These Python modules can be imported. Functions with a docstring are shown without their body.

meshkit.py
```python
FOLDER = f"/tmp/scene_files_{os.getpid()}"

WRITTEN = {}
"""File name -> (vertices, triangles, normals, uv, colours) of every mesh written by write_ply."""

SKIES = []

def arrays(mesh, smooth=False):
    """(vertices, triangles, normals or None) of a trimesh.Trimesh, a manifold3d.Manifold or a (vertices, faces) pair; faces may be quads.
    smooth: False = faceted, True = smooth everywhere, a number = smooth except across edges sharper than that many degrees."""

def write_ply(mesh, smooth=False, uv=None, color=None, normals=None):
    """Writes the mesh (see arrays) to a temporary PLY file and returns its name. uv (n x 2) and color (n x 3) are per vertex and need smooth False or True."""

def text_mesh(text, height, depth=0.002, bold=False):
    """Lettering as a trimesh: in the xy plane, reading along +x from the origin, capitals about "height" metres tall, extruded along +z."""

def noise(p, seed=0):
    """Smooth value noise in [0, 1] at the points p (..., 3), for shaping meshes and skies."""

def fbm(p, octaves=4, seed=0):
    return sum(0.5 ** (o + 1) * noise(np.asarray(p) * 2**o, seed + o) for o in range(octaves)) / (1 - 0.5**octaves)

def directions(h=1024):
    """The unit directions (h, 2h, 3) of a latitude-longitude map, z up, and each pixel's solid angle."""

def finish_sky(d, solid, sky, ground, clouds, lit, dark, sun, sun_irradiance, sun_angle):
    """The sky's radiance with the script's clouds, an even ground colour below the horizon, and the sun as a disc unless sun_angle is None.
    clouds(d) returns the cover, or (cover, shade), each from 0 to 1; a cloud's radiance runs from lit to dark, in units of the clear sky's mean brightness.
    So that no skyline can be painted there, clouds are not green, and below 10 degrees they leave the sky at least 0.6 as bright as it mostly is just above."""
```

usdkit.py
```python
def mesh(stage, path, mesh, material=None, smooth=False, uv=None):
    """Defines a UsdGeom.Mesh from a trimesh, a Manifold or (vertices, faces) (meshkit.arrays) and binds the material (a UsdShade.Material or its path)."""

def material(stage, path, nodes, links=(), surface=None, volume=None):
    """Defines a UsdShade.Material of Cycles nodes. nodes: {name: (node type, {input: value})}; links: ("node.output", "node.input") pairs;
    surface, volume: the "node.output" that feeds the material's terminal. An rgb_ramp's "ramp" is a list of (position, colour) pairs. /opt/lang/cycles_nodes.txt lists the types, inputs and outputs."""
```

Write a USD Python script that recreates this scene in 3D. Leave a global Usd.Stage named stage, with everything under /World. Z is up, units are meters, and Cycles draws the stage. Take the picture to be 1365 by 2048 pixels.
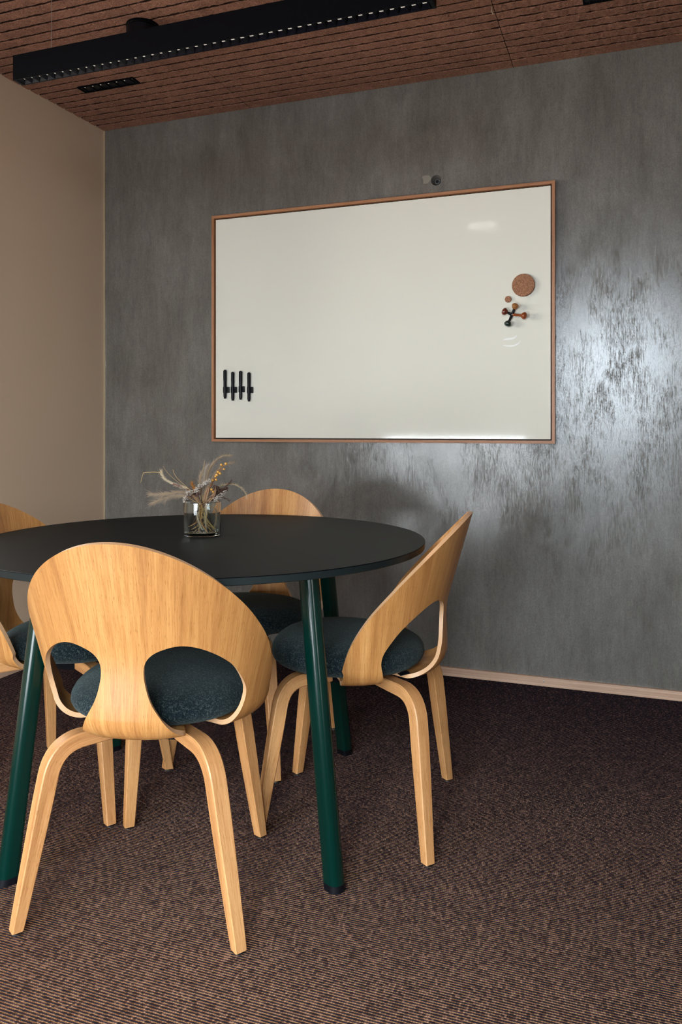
import math, random
import numpy as np, trimesh, usdkit, meshkit
import manifold3d as m3
from scipy.interpolate import PchipInterpolator, CubicSpline
from scipy.spatial import cKDTree
from shapely.geometry import Polygon
from pxr import Usd, UsdGeom, UsdLux, UsdShade, Gf, Sdf, Vt

stage = Usd.Stage.CreateInMemory()
UsdGeom.SetStageUpAxis(stage, 'Z'); UsdGeom.SetStageMetersPerUnit(stage, 1.0)
UsdGeom.Xform.Define(stage, '/World'); UsdGeom.Scope.Define(stage, '/World/Looks')
rng = random.Random(7); nrng = np.random.default_rng(7)

# ------------------------------------------------------------------ camera (1365 x 2048)
FPX, HOR, CAMZ, YAW = 1588.8, 858.0, 1.039, math.radians(20.22)   # focal length and horizon in pixels, height, turn to the left
cam = UsdGeom.Camera.Define(stage, '/World/camera')
cam.CreateHorizontalApertureAttr(36.0); cam.CreateVerticalApertureAttr(36.0*2048/1365)
cam.CreateFocalLengthAttr(36.0*FPX/1365)
cam.CreateVerticalApertureOffsetAttr(-(1024-HOR)/1365*36.0)
cam.CreateClippingRangeAttr((0.05, 200.0))
cam.AddTranslateOp().Set((0, 0, CAMZ)); cam.AddRotateZOp().Set(math.degrees(YAW)); cam.AddRotateXOp().Set(90.0)
cam.CreateExposureAttr(0.7)
CY, SY = math.cos(YAW), math.sin(YAW)

# ------------------------------------------------------------------ room size and light
WALL_Y, CEIL_Z, LEFT_X, RIGHT_X, REAR_Y = 3.306, 2.523, -2.475, 1.75, -0.70
LTILT = 0.022                                     # the left wall is not quite square to the back wall
def leftx(y): return LEFT_X + LTILT*(y-WALL_Y)
# windows: rear wall (behind the photographer), left wall, right wall
WIN_REAR = (-0.65, 0.33, 0.12, 2.06)              # x0 x1 z0 z1
WIN_LOW = (-2.30, -0.88, 0.10, 0.965)             # glass left free below a lowered roller blind
WIN_LEFT = (0.95, 2.38, 1.15, 2.10)               # y0 y1 z0 z1
WIN_RIGHT = (-0.55, 0.30, 0.12, 2.05)             # y0 y1 z0 z1
def rect_light(name, pos, look, w, h, color, power):
    l = UsdLux.RectLight.Define(stage, '/World/'+name)
    l.CreateWidthAttr(w); l.CreateHeightAttr(h); l.CreateIntensityAttr(power); l.CreateColorAttr(Gf.Vec3f(*color))
    m = Gf.Matrix4d().SetLookAt(Gf.Vec3d(*pos), Gf.Vec3d(*look), Gf.Vec3d(0, 0, 1)).GetInverse()
    l.AddTransformOp().Set(m)
def win_light(name, wall, r, color, power, off=0.16):
    a, b, z0, z1 = r; c = (a+b)/2; z = (z0+z1)/2
    if wall == 'rear': p, q = (c, REAR_Y-off, z), (c, 0, z)
    if wall == 'left': p, q = (leftx(c)-off, c, z), (0, c, z)
    if wall == 'right': p, q = (RIGHT_X+off, c, z), (0, c, z)
    rect_light(name, p, q, b-a+0.04, z1-z0+0.04, color, power)
# the open sky behind the photographer's window starts above the outdoor horizon; the ground below it only reflects
rect_light('sky_rear', (-0.2, REAR_Y-2.6, 3.15), (-0.2, 0, 3.15), 7.5, 4.0, (0.80, 0.90, 1.0), 14.0)
win_light('daylight_low', 'rear', WIN_LOW, (0.90, 0.95, 1.0), 12.5)
win_light('daylight_left', 'left', WIN_LEFT, (1.0, 0.93, 0.80), 6.5, 0.085)
win_light('daylight_right', 'right', WIN_RIGHT, (1.0, 0.92, 0.82), 2.2)
dome = UsdLux.DomeLight.Define(stage, '/World/sky'); dome.CreateIntensityAttr(0.8); dome.CreateColorAttr(Gf.Vec3f(0.8, 0.9, 1.0))

# ------------------------------------------------------------------ helpers
used = {}
def numbered(path):
    n = used.get(path, -1)+1; used[path] = n
    return path if n == 0 else '%s_%03d' % (path, n)
def data(p, label=None, cat=None, group=None, kind=None):
    p = p.GetPrim() if hasattr(p, 'GetPrim') else p
    for k, v in (('label', label), ('category', cat), ('group', group), ('kind', kind)):
        if v: p.SetCustomDataByKey(k, v)
    return p
def thing(name, label, cat, loc=(0, 0, 0), rotz=0.0, group=None):
    x = UsdGeom.Xform.Define(stage, numbered('/World/'+name))
    x.AddTranslateOp().Set(Gf.Vec3d(*map(float, loc))); x.AddRotateZOp().Set(math.degrees(rotz))
    return data(x, label, cat, group)
def obj(name, mesh, mat, parent=None, smooth=False, uv=None, label=None, cat=None, group=None, kind=None, extra=None):
    """One Mesh prim. uv: a function of the vertex array. extra: {primvar: function}."""
    base = str(parent.GetPath()) if parent is not None else '/World'
    if isinstance(mesh, list): mesh = trimesh.util.concatenate(mesh)
    v, f, n = meshkit.arrays(mesh, smooth)
    g = UsdGeom.Mesh.Define(stage, numbered(base+'/'+name))
    g.CreatePointsAttr(Vt.Vec3fArray.FromNumpy(v.astype(np.float32)))
    g.CreateFaceVertexCountsAttr(Vt.IntArray.FromNumpy(np.full(len(f), 3, np.int32)))
    g.CreateFaceVertexIndicesAttr(Vt.IntArray.FromNumpy(f.astype(np.int32).ravel()))
    g.CreateSubdivisionSchemeAttr('none')
    if n is not None:
        g.CreateNormalsAttr(Vt.Vec3fArray.FromNumpy(n.astype(np.float32))); g.SetNormalsInterpolation('vertex')
    api = UsdGeom.PrimvarsAPI(g)
    if uv is not None:
        api.CreatePrimvar('st', Sdf.ValueTypeNames.TexCoord2fArray, 'vertex').Set(Vt.Vec2fArray.FromNumpy(np.asarray(uv(v), np.float32)))
    for k, fn in (extra or {}).items():
        api.CreatePrimvar(k, Sdf.ValueTypeNames.FloatArray, 'vertex').Set(Vt.FloatArray.FromNumpy(np.asarray(fn(v), np.float32)))
    UsdShade.MaterialBindingAPI.Apply(g.GetPrim()).Bind(M[mat])
    return data(g, label, cat, group, kind)
def box(x0, x1, y0, y1, z0, z1, r=0.0):
    if r:
        s = [m3.Manifold.sphere(r, 12).translate([x, y, z]) for x in (x0+r, x1-r) for y in (y0+r, y1-r) for z in (z0+r, z1-r)]
        m = m3.Manifold.batch_hull(s).to_mesh(); return trimesh.Trimesh(m.vert_properties[:, :3], m.tri_verts, process=False)
    b = trimesh.creation.box([x1-x0, y1-y0, z1-z0]); b.apply_translation([(x0+x1)/2, (y0+y1)/2, (z0+z1)/2]); return b
def man2tri(m):
    m = m.to_mesh(); return trimesh.Trimesh(np.asarray(m.vert_properties)[:, :3], np.asarray(m.tri_verts), process=False)
def lathe(profile, n=48):
    return trimesh.creation.revolve(np.array(profile, float), sections=n)
def tube(pts, rad, sides=6, cap=True):
    p = np.asarray(pts, float); n = len(p); rad = np.broadcast_to(rad, (n,))
    t = np.gradient(p, axis=0); t /= np.linalg.norm(t, axis=1, keepdims=True)+1e-12
    ref = np.array([0, 0, 1.0]) if abs(t[0, 2]) < 0.9 else np.array([1.0, 0, 0])
    a = np.cross(t, ref); a /= np.linalg.norm(a, axis=1, keepdims=True)+1e-12; b = np.cross(t, a)
    an = np.arange(sides)*2*np.pi/sides
    v = p[:, None]+rad[:, None, None]*(np.cos(an)[None, :, None]*a[:, None]+np.sin(an)[None, :, None]*b[:, None])
    f = []
    for i in range(n-1):
        for j in range(sides):
            k = (j+1) % sides; q = [i*sides+j, i*sides+k, (i+1)*sides+k, (i+1)*sides+j]
            f += [[q[0], q[2], q[1]], [q[0], q[3], q[2]]]
    v = v.reshape(-1, 3)
    if cap:
        v = np.vstack([v, p[0], p[-1]]); c0, c1 = len(v)-2, len(v)-1
        for j in range(sides):
            k = (j+1) % sides; f += [[c0, j, k], [c1, (n-1)*sides+k, (n-1)*sides+j]]
    return trimesh.Trimesh(v, np.array(f), process=False)
def ccurve(pts, n=24):
    pts = np.asarray(pts, float); s = np.r_[0, np.cumsum(np.linalg.norm(np.diff(pts, axis=0), axis=1))]
    return CubicSpline(s, pts)(np.linspace(0, s[-1], n))
# pixel -> world (1365 x 2048 frame), measured once to place what the photograph shows
def c2w(X, Z): return X*CY-Z*SY, X*SY+Z*CY                       # camera-aligned ground coordinates to world
def at_depth(px, py, Z):
    x, y = c2w((px-682.5)/FPX*Z, Z); return np.array([x, y, CAMZ+(HOR-py)/FPX*Z])
def on_back(px, py, off=0.0):
    u = (px-682.5)/FPX; Z = (WALL_Y-off)/(u*SY+CY); return at_depth(px, py, Z)
def on_ceiling(px, py, z=None):
    z = CEIL_Z if z is None else z; return at_depth(px, py, (z-CAMZ)*FPX/(HOR-py))

# ------------------------------------------------------------------ materials
M = {}
def mat(name, nodes, links=(), surface='p.BSDF'):
    M[name] = usdkit.material(stage, '/World/Looks/'+name, nodes, links, surface=surface)
def plain(name, color, rough=0.5, **kw):
    mat(name, {'p': ('principled_bsdf', {'base_color': color, 'roughness': rough, **kw})})
def wood(name, dark, mid, light, sx=1.0, rough=0.42, edge=None, coat=0.0):
    """Straight-grained veneer: st.x runs across the grain and st.y along it, both in metres."""
    n = {'tc': ('texture_coordinate', {}), 'oi': ('object_info', {}),
         'off': ('vector_math', {'math_type': 'multiply', 'vector2': (3.1, 7.7, 0)}), 'oc': ('combine_xyz', {}),
         'add': ('vector_math', {'math_type': 'add'}),
         'm1': ('mapping', {'scale': (38*sx, 1.6, 1)}), 'n1': ('noise_texture', {'scale': 1.0, 'detail': 3.0, 'roughness': 0.55, 'distortion': 0.15}),
         'm2': ('mapping', {'scale': (420*sx, 14, 1)}), 'n2': ('noise_texture', {'scale': 1.0, 'detail': 2.0, 'roughness': 0.6}),
         'm3': ('mapping', {'scale': (900*sx, 70, 1)}), 'n3': ('noise_texture', {'scale': 1.0, 'detail': 1.0}),
         'r1': ('rgb_ramp', {'ramp': [(0.25, dark), (0.5, mid), (0.75, light)]}),
         'r2': ('rgb_ramp', {'ramp': [(0.3, (0.72, 0.64, 0.55)), (0.55, (1, 1, 1)), (1, (1.05, 1.05, 1.05))]}),
         'r3': ('rgb_ramp', {'ramp': [(0.27, (0.42, 0.30, 0.20)), (0.36, (1, 1, 1))]}),
         'x1': ('mix', {'mix_type': 'multiply', 'fac': 0.8}), 'x2': ('mix', {'mix_type': 'multiply', 'fac': 0.6}),
         'b': ('bump', {'strength': 0.12, 'distance': 0.001}),
         'p': ('principled_bsdf', {'roughness': rough, 'specular_ior_level': 0.45, 'coat_weight': coat, 'coat_roughness': 0.3})}
    l = [('oi.random', 'oc.x'), ('oi.random', 'oc.y'), ('oc.vector', 'off.vector1'), ('tc.UV', 'add.vector1'), ('off.vector', 'add.vector2')]
    for i in '123': l += [('add.vector', f'm{i}.vector'), (f'm{i}.vector', f'n{i}.vector'), (f'n{i}.fac', f'r{i}.fac')]
    l += [('r1.color', 'x1.color1'), ('r2.color', 'x1.color2'), ('x1.color', 'x2.color1'), ('r3.color', 'x2.color2'), ('n2.fac', 'b.height'), ('b.normal', 'p.normal')]
    out = 'x2.color'
    if edge:                                      # plywood: 'ply' runs 0..1 through the thickness, so the plies show on cut edges only
        n |= {'pa': ('attribute', {'attribute': 'ply'}), 'pr': ('rgb_ramp', {'interpolate': True, 'ramp': [(0.0, edge[0]), (0.17, edge[0]), (0.2, edge[1]), (0.23, edge[0]), (0.42, edge[0]), (0.45, edge[1]), (0.48, edge[0]), (0.64, edge[0]), (0.67, edge[1]), (0.7, edge[0]), (0.86, edge[0]), (0.89, edge[1]), (0.92, edge[0]), (1, edge[0])]}),
              'pm': ('rgb_ramp', {'ramp': [(0.0, (0, 0, 0)), (0.03, (1, 1, 1)), (0.97, (1, 1, 1)), (1, (0, 0, 0))]}), 'pb': ('rgb_to_bw', {}), 'x3': ('mix', {'mix_type': 'mix'})}
        l += [('pa.fac', 'pr.fac'), ('pa.fac', 'pm.fac'), ('pm.color', 'pb.color'), ('pb.val', 'x3.fac'), ('x2.color', 'x3.color1'), ('pr.color', 'x3.color2')]
        out = 'x3.color'
    mat(name, n, l+[(out, 'p.base_color')])
wood('oak_veneer', (0.37, 0.152, 0.044), (0.51, 0.234, 0.071), (0.62, 0.320, 0.110), edge=((0.62, 0.36, 0.19), (0.34, 0.17, 0.08)))
wood('oak_leg', (0.41, 0.178, 0.062), (0.55, 0.264, 0.098), (0.66, 0.350, 0.142), sx=1.2)
wood('frame_wood', (0.30, 0.125, 0.055), (0.40, 0.18, 0.085), (0.50, 0.25, 0.12), sx=1.5)
wood('baseboard_wood', (0.34, 0.19, 0.12), (0.55, 0.36, 0.25), (0.68, 0.47, 0.34), sx=3.0, rough=0.55)

# concrete: cloudy grey with vertical trowel streaks, sealed unevenly so that it shines in patches
mat('concrete', {
    'g': ('geometry', {}),
    'mc': ('mapping', {'scale': (4.4, 4.4, 1.9)}), 'nc': ('noise_texture', {'scale': 1.3, 'detail': 10.0, 'roughness': 0.72, 'distortion': 0.2}),
    'ms': ('mapping', {'scale': (70, 1, 7.0)}), 'ns': ('noise_texture', {'scale': 1.0, 'detail': 5.0, 'roughness': 0.75, 'distortion': 0.2}),
    'mf': ('mapping', {'scale': (210, 210, 150)}), 'nf': ('noise_texture', {'scale': 1.0, 'detail': 4.0, 'roughness': 0.75}),
    'rc': ('rgb_ramp', {'ramp': [(0.30, (0.092, 0.082, 0.068)), (0.5, (0.130, 0.119, 0.103)), (0.70, (0.176, 0.165, 0.146))]}),
    'rs': ('rgb_ramp', {'ramp': [(0.25, (0.80, 0.80, 0.80)), (0.5, (1, 1, 1)), (0.75, (1.14, 1.14, 1.14))]}),
    'rf': ('rgb_ramp', {'ramp': [(0.3, (0.66, 0.66, 0.66)), (0.5, (1.0, 1.0, 1.0)), (0.7, (1.28, 1.28, 1.28))]}),
    'x1': ('mix', {'mix_type': 'multiply', 'fac': 0.85}), 'x2': ('mix', {'mix_type': 'multiply', 'fac': 0.9}),
    'mp': ('mapping', {'scale': (190, 1, 26.0)}), 'np': ('noise_texture', {'scale': 1.0, 'detail': 5.0, 'roughness': 0.8}),
    'mq': ('mapping', {'scale': (9.0, 1, 4.5)}), 'nq': ('noise_texture', {'scale': 1.0, 'detail': 8.0, 'roughness': 0.65, 'distortion': 0.4}),
    'ap': ('math', {'math_type': 'multiply_add', 'value2': 0.42}), 'aq': ('math', {'math_type': 'multiply_add', 'value2': 0.50}), 'ar': ('math', {'math_type': 'multiply', 'value2': 0.25}),
    'rp': ('map_range', {'from_min': 0.56, 'from_max': 0.68, 'to_min': 1.0, 'to_max': 0.05, 'clamp': True}),
    'b': ('bump', {'strength': 0.25, 'distance': 0.002}),
    'p': ('principled_bsdf', {'roughness': 0.6, 'specular_ior_level': 0.25, 'coat_roughness': 0.25, 'coat_ior': 1.75})},
    [('g.position', 'mc.vector'), ('mc.vector', 'nc.vector'), ('g.position', 'ms.vector'), ('ms.vector', 'ns.vector'), ('g.position', 'mf.vector'), ('mf.vector', 'nf.vector'),
     ('nc.fac', 'rc.fac'), ('ns.fac', 'rs.fac'), ('nf.fac', 'rf.fac'), ('rc.color', 'x1.color1'), ('rs.color', 'x1.color2'), ('x1.color', 'x2.color1'), ('rf.color', 'x2.color2'), ('x2.color', 'p.base_color'),
     ('g.position', 'mp.vector'), ('mp.vector', 'np.vector'), ('g.position', 'mq.vector'), ('mq.vector', 'nq.vector'), ('nf.fac', 'ar.value1'), ('np.fac', 'aq.value1'), ('ar.value', 'aq.value3'), ('nq.fac', 'ap.value1'), ('aq.value', 'ap.value3'), ('ap.value', 'rp.value'), ('rp.result', 'p.coat_weight'),
     ('nf.fac', 'b.height'), ('b.normal', 'p.normal')])
mat('left_paint', {'g': ('geometry', {}), 'n': ('noise_texture', {'scale': 420.0, 'detail': 2.0}), 'b': ('bump', {'strength': 0.1, 'distance': 0.002}),
                   'p': ('principled_bsdf', {'base_color': (0.56, 0.41, 0.285), 'roughness': 0.75})}, [('g.position', 'n.vector'), ('n.fac', 'b.height'), ('b.normal', 'p.normal')])
plain('room_paint', (0.25, 0.21, 0.17), 0.8)
# flat-woven rib carpet: ribs run along the back wall, tan loops on a dark purple-brown ground
mat('carpet', {
    'g': ('geometry', {}), 'sx': ('separate_xyz', {}),
    'y1': ('math', {'math_type': 'multiply', 'value2': 1/0.0066}), 'yr': ('math', {'math_type': 'floor'}), 'rn': ('white_noise_texture', {'dimensions': '1D'}), 'ro': ('math', {'math_type': 'multiply', 'value2': 9.0}),
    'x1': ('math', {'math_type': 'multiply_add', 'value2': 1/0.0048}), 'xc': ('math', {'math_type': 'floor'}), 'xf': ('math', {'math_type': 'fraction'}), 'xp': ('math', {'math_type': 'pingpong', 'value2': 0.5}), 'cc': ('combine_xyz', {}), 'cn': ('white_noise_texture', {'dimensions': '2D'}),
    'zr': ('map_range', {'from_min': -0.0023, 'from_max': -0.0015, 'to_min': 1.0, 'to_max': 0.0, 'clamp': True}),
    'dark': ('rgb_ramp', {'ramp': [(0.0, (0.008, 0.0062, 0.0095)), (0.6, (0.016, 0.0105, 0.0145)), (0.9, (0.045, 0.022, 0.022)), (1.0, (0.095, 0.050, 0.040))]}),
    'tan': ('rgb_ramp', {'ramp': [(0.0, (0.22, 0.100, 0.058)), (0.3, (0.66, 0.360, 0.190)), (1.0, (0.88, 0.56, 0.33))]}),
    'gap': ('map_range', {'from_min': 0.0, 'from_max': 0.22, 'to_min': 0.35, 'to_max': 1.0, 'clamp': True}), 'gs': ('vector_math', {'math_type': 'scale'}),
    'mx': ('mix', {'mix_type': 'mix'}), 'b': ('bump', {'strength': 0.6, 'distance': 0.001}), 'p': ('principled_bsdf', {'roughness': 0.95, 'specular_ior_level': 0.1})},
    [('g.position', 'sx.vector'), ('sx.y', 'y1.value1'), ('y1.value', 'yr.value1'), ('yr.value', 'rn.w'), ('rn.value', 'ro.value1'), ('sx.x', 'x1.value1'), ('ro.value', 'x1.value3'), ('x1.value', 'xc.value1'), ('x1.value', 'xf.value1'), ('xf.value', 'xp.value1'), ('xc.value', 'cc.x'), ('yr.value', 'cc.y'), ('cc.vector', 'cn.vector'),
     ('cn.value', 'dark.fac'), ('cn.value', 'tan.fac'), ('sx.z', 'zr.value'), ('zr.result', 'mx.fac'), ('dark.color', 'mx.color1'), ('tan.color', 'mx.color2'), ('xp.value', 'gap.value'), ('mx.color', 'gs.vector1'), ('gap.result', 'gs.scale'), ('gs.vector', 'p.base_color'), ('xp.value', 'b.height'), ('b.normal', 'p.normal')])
# wood-wool acoustic panel, painted red-brown
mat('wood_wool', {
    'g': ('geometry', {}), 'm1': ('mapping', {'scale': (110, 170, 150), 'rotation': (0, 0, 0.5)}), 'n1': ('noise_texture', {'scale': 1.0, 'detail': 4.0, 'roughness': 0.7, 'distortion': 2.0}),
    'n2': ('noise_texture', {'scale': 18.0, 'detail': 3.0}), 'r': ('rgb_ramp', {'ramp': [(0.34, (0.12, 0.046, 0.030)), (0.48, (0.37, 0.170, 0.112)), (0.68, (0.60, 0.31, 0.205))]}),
    'r2': ('map_range', {'from_min': 0.3, 'from_max': 0.7, 'to_min': 0.85, 'to_max': 1.15}), 'x': ('vector_math', {'math_type': 'scale'}), 'sz': ('separate_xyz', {}), 'gz': ('map_range', {'from_min': CEIL_Z+0.0022, 'from_max': CEIL_Z+0.0045, 'to_min': 1.0, 'to_max': 0.10, 'clamp': True}), 'gm': ('math', {'math_type': 'multiply'}),  # shade inside the grooves is put into the colour, by height
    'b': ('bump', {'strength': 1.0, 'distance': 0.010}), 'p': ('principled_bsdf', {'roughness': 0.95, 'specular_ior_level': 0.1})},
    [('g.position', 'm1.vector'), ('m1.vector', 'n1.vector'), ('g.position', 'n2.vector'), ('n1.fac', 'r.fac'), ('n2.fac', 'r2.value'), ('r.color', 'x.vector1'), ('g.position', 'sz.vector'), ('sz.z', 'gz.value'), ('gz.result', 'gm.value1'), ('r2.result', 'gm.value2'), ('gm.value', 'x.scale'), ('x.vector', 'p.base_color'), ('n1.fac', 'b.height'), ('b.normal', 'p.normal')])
# seat fabric: two-tone weave, teal on charcoal
mat('seat_fabric', {
    'g': ('geometry', {}), 'm': ('mapping', {'scale': (430, 430, 430)}), 'v': ('voronoi_texture', {'scale': 1.0, 'randomness': 0.8}), 'sc': ('separate_color', {}),
    'r': ('rgb_ramp', {'ramp': [(0.0, (0.0030, 0.0066, 0.0095)), (0.45, (0.0052, 0.0108, 0.0148)), (0.8, (0.019, 0.029, 0.031)), (1.0, (0.048, 0.062, 0.057))]}),
    'b': ('bump', {'strength': 0.4, 'distance': 0.0012, 'invert': True}), 'p': ('principled_bsdf', {'roughness': 0.95, 'specular_ior_level': 0.1, 'sheen_weight': 0.10, 'sheen_roughness': 0.6, 'sheen_tint': (0.75, 0.9, 0.85)})},
    [('g.position', 'm.vector'), ('m.vector', 'v.vector'), ('v.color', 'sc.color'), ('sc.r', 'r.fac'), ('r.color', 'p.base_color'), ('v.distance', 'b.height'), ('b.normal', 'p.normal')])
mat('table_laminate', {'g': ('geometry', {}), 'm': ('mapping', {'scale': (12, 160, 1), 'rotation': (0, 0, 0.35)}), 'n': ('noise_texture', {'scale': 1.0, 'detail': 4.0}),
    'r': ('rgb_ramp', {'ramp': [(0.3, (0.0028, 0.0034, 0.0042)), (0.7, (0.0040, 0.0048, 0.0056))]}), 'p': ('principled_bsdf', {'roughness': 0.5, 'specular_ior_level': 0.06})},
    [('g.position', 'm.vector'), ('m.vector', 'n.vector'), ('n.fac', 'r.fac'), ('r.color', 'p.base_color')])
plain('green_metal', (0.0006, 0.0175, 0.0125), 0.2, specular_ior_level=0.45)
plain('black_plastic', (0.003, 0.003, 0.005), 0.45, specular_ior_level=0.25)
plain('black_metal', (0.0012, 0.0012, 0.0022), 0.6, specular_ior_level=0.06)
plain('louver_black', (0.0025, 0.0025, 0.006), 0.3, specular_ior_level=0.2)
plain('led_lens', (0.75, 0.70, 0.62), 0.3, emission_color=(1.0, 0.9, 0.76), emission_strength=0.22)
plain('steel', (0.45, 0.44, 0.42), 0.35, metallic=1.0)
plain('white_glass', (0.78, 0.752, 0.655), 0.06, specular_ior_level=0.5)
plain('dark_gap', (0.025, 0.015, 0.01), 0.8)
plain('bead_metal', (0.62, 0.52, 0.36), 0.35, metallic=0.6)
plain('reflection_white', (0.86, 0.86, 0.82), 0.25)
mat('cork', {'g': ('geometry', {}), 'v': ('voronoi_texture', {'scale': 420.0}), 'sc': ('separate_color', {}), 'r': ('rgb_ramp', {'ramp': [(0.0, (0.19, 0.075, 0.033)), (0.5, (0.29, 0.125, 0.06)), (1.0, (0.42, 0.20, 0.11))]}), 'p': ('principled_bsdf', {'roughness': 0.8})},
    [('g.position', 'v.vector'), ('v.color', 'sc.color'), ('sc.r', 'r.fac'), ('r.color', 'p.base_color')])
plain('amber_glass', (0.25, 0.055, 0.012), 0.12, coat_weight=0.6)
plain('red_amber', (0.13, 0.022, 0.008), 0.12, coat_weight=0.6)
plain('tan_amber', (0.33, 0.13, 0.04), 0.15, coat_weight=0.5)
plain('bottle_green', (0.012, 0.030, 0.022), 0.12, coat_weight=0.6)
mat('vase_glass', {'p': ('principled_bsdf', {'base_color': (0.95, 0.995, 0.975), 'roughness': 0.0, 'ior': 1.46, 'transmission_weight': 1.0})})
mat('window_glass', {'t': ('transparent_bsdf', {'color': (0.97, 0.98, 0.98)}), 'g': ('glossy_bsdf', {'color': (1, 1, 1), 'roughness': 0.0}), 'f': ('fresnel', {'IOR': 1.45}), 'm': ('mix_closure', {})},
    [('f.fac', 'm.fac'), ('t.BSDF', 'm.closure1'), ('g.BSDF', 'm.closure2')], surface='m.closure')
plain('window_paint', (0.05, 0.05, 0.055), 0.5)
plain('white_ring', (0.8, 0.78, 0.74), 0.4)
mat('downlight_glow', {'e': ('emission', {'color': (1.0, 0.93, 0.82), 'strength': 5.0})}, surface='e.emission')
def leafy(name, color, trans=0.35, rough=0.8):
    mat(name, {'p': ('principled_bsdf', {'base_color': color, 'roughness': rough, 'specular_ior_level': 0.2}), 't': ('translucent_bsdf', {'color': color}), 'm': ('mix_closure', {'fac': trans})},
        [('p.BSDF', 'm.closure1'), ('t.BSDF', 'm.closure2')], surface='m.closure')
leafy('straw', (0.55, 0.38, 0.15)); leafy('plume_tan', (0.46, 0.345, 0.235)); leafy('plume_cream', (0.66, 0.55, 0.38)); leafy('plume_grey', (0.47, 0.385, 0.31)); leafy('dry_leaf', (0.34, 0.20, 0.11), 0.3)
leafy('statice', (0.46, 0.40, 0.34), 0.1); leafy('seed_brown', (0.085, 0.042, 0.028), 0.1); leafy('seed_orange', (0.42, 0.17, 0.035), 0.2); leafy('purple_leaf', (0.19, 0.10, 0.085), 0.3)
plain('gold_berry', (0.50, 0.24, 0.035), 0.3, coat_weight=0.5)

# ------------------------------------------------------------------ the setting
def wall_with_opening(axis, pos, thick, a0, a1, z0, z1, win):
    """A wall box in the plane axis=pos with one opening, as a manifold."""
    A, B, Z0, Z1 = win
    def bx(p0, p1, q0, q1, r0, r1):
        s = [p1-p0, q1-q0, r1-r0] if axis == 'x' else [q1-q0, p1-p0, r1-r0]
        o = [p0, q0, r0] if axis == 'x' else [q0, p0, r0]
        return m3.Manifold.cube(s).translate(o)
    p0, p1 = sorted((pos, pos+thick))
    return bx(p0, p1, a0, a1, z0, z1) - bx(p0-1, p1+1, A, B, Z0, Z1)
# back wall with the conical formwork hole
hole_c = on_back(873, 360.5)
wb = m3.Manifold.cube([RIGHT_X-LEFT_X+0.7, 0.2, CEIL_Z+0.1]).translate([LEFT_X-0.35, WALL_Y, -0.05])
cone = m3.Manifold.cylinder(0.036, 0.0115, 0.0185, 40).rotate([-90, 0, 0])
cone = m3.Manifold.cylinder(0.034, 0.0225, 0.012, 48).rotate([-90, 0, 0]).translate([hole_c[0], WALL_Y-0.0005, hole_c[2]])
wallb = data(UsdGeom.Xform.Define(stage, '/World/wall_back'), kind='structure')
obj('concrete_panel', man2tri(wb-cone), 'concrete', wallb)
plug = lathe([(0.0, 0), (0.0085, 0), (0.0105, 0.004), (0.0105, 0.012), (0.007, 0.013), (0.006, 0.004), (0, 0.004)], 32)
plug.apply_transform(trimesh.transformations.rotation_matrix(math.pi/2, [1, 0, 0])); plug.apply_translation([hole_c[0], WALL_Y+0.032, hole_c[2]])
plain('sleeve_grey', (0.10, 0.105, 0.11), 0.6); obj('formwork_sleeve', plug, 'sleeve_grey', wallb, smooth=40)
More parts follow.
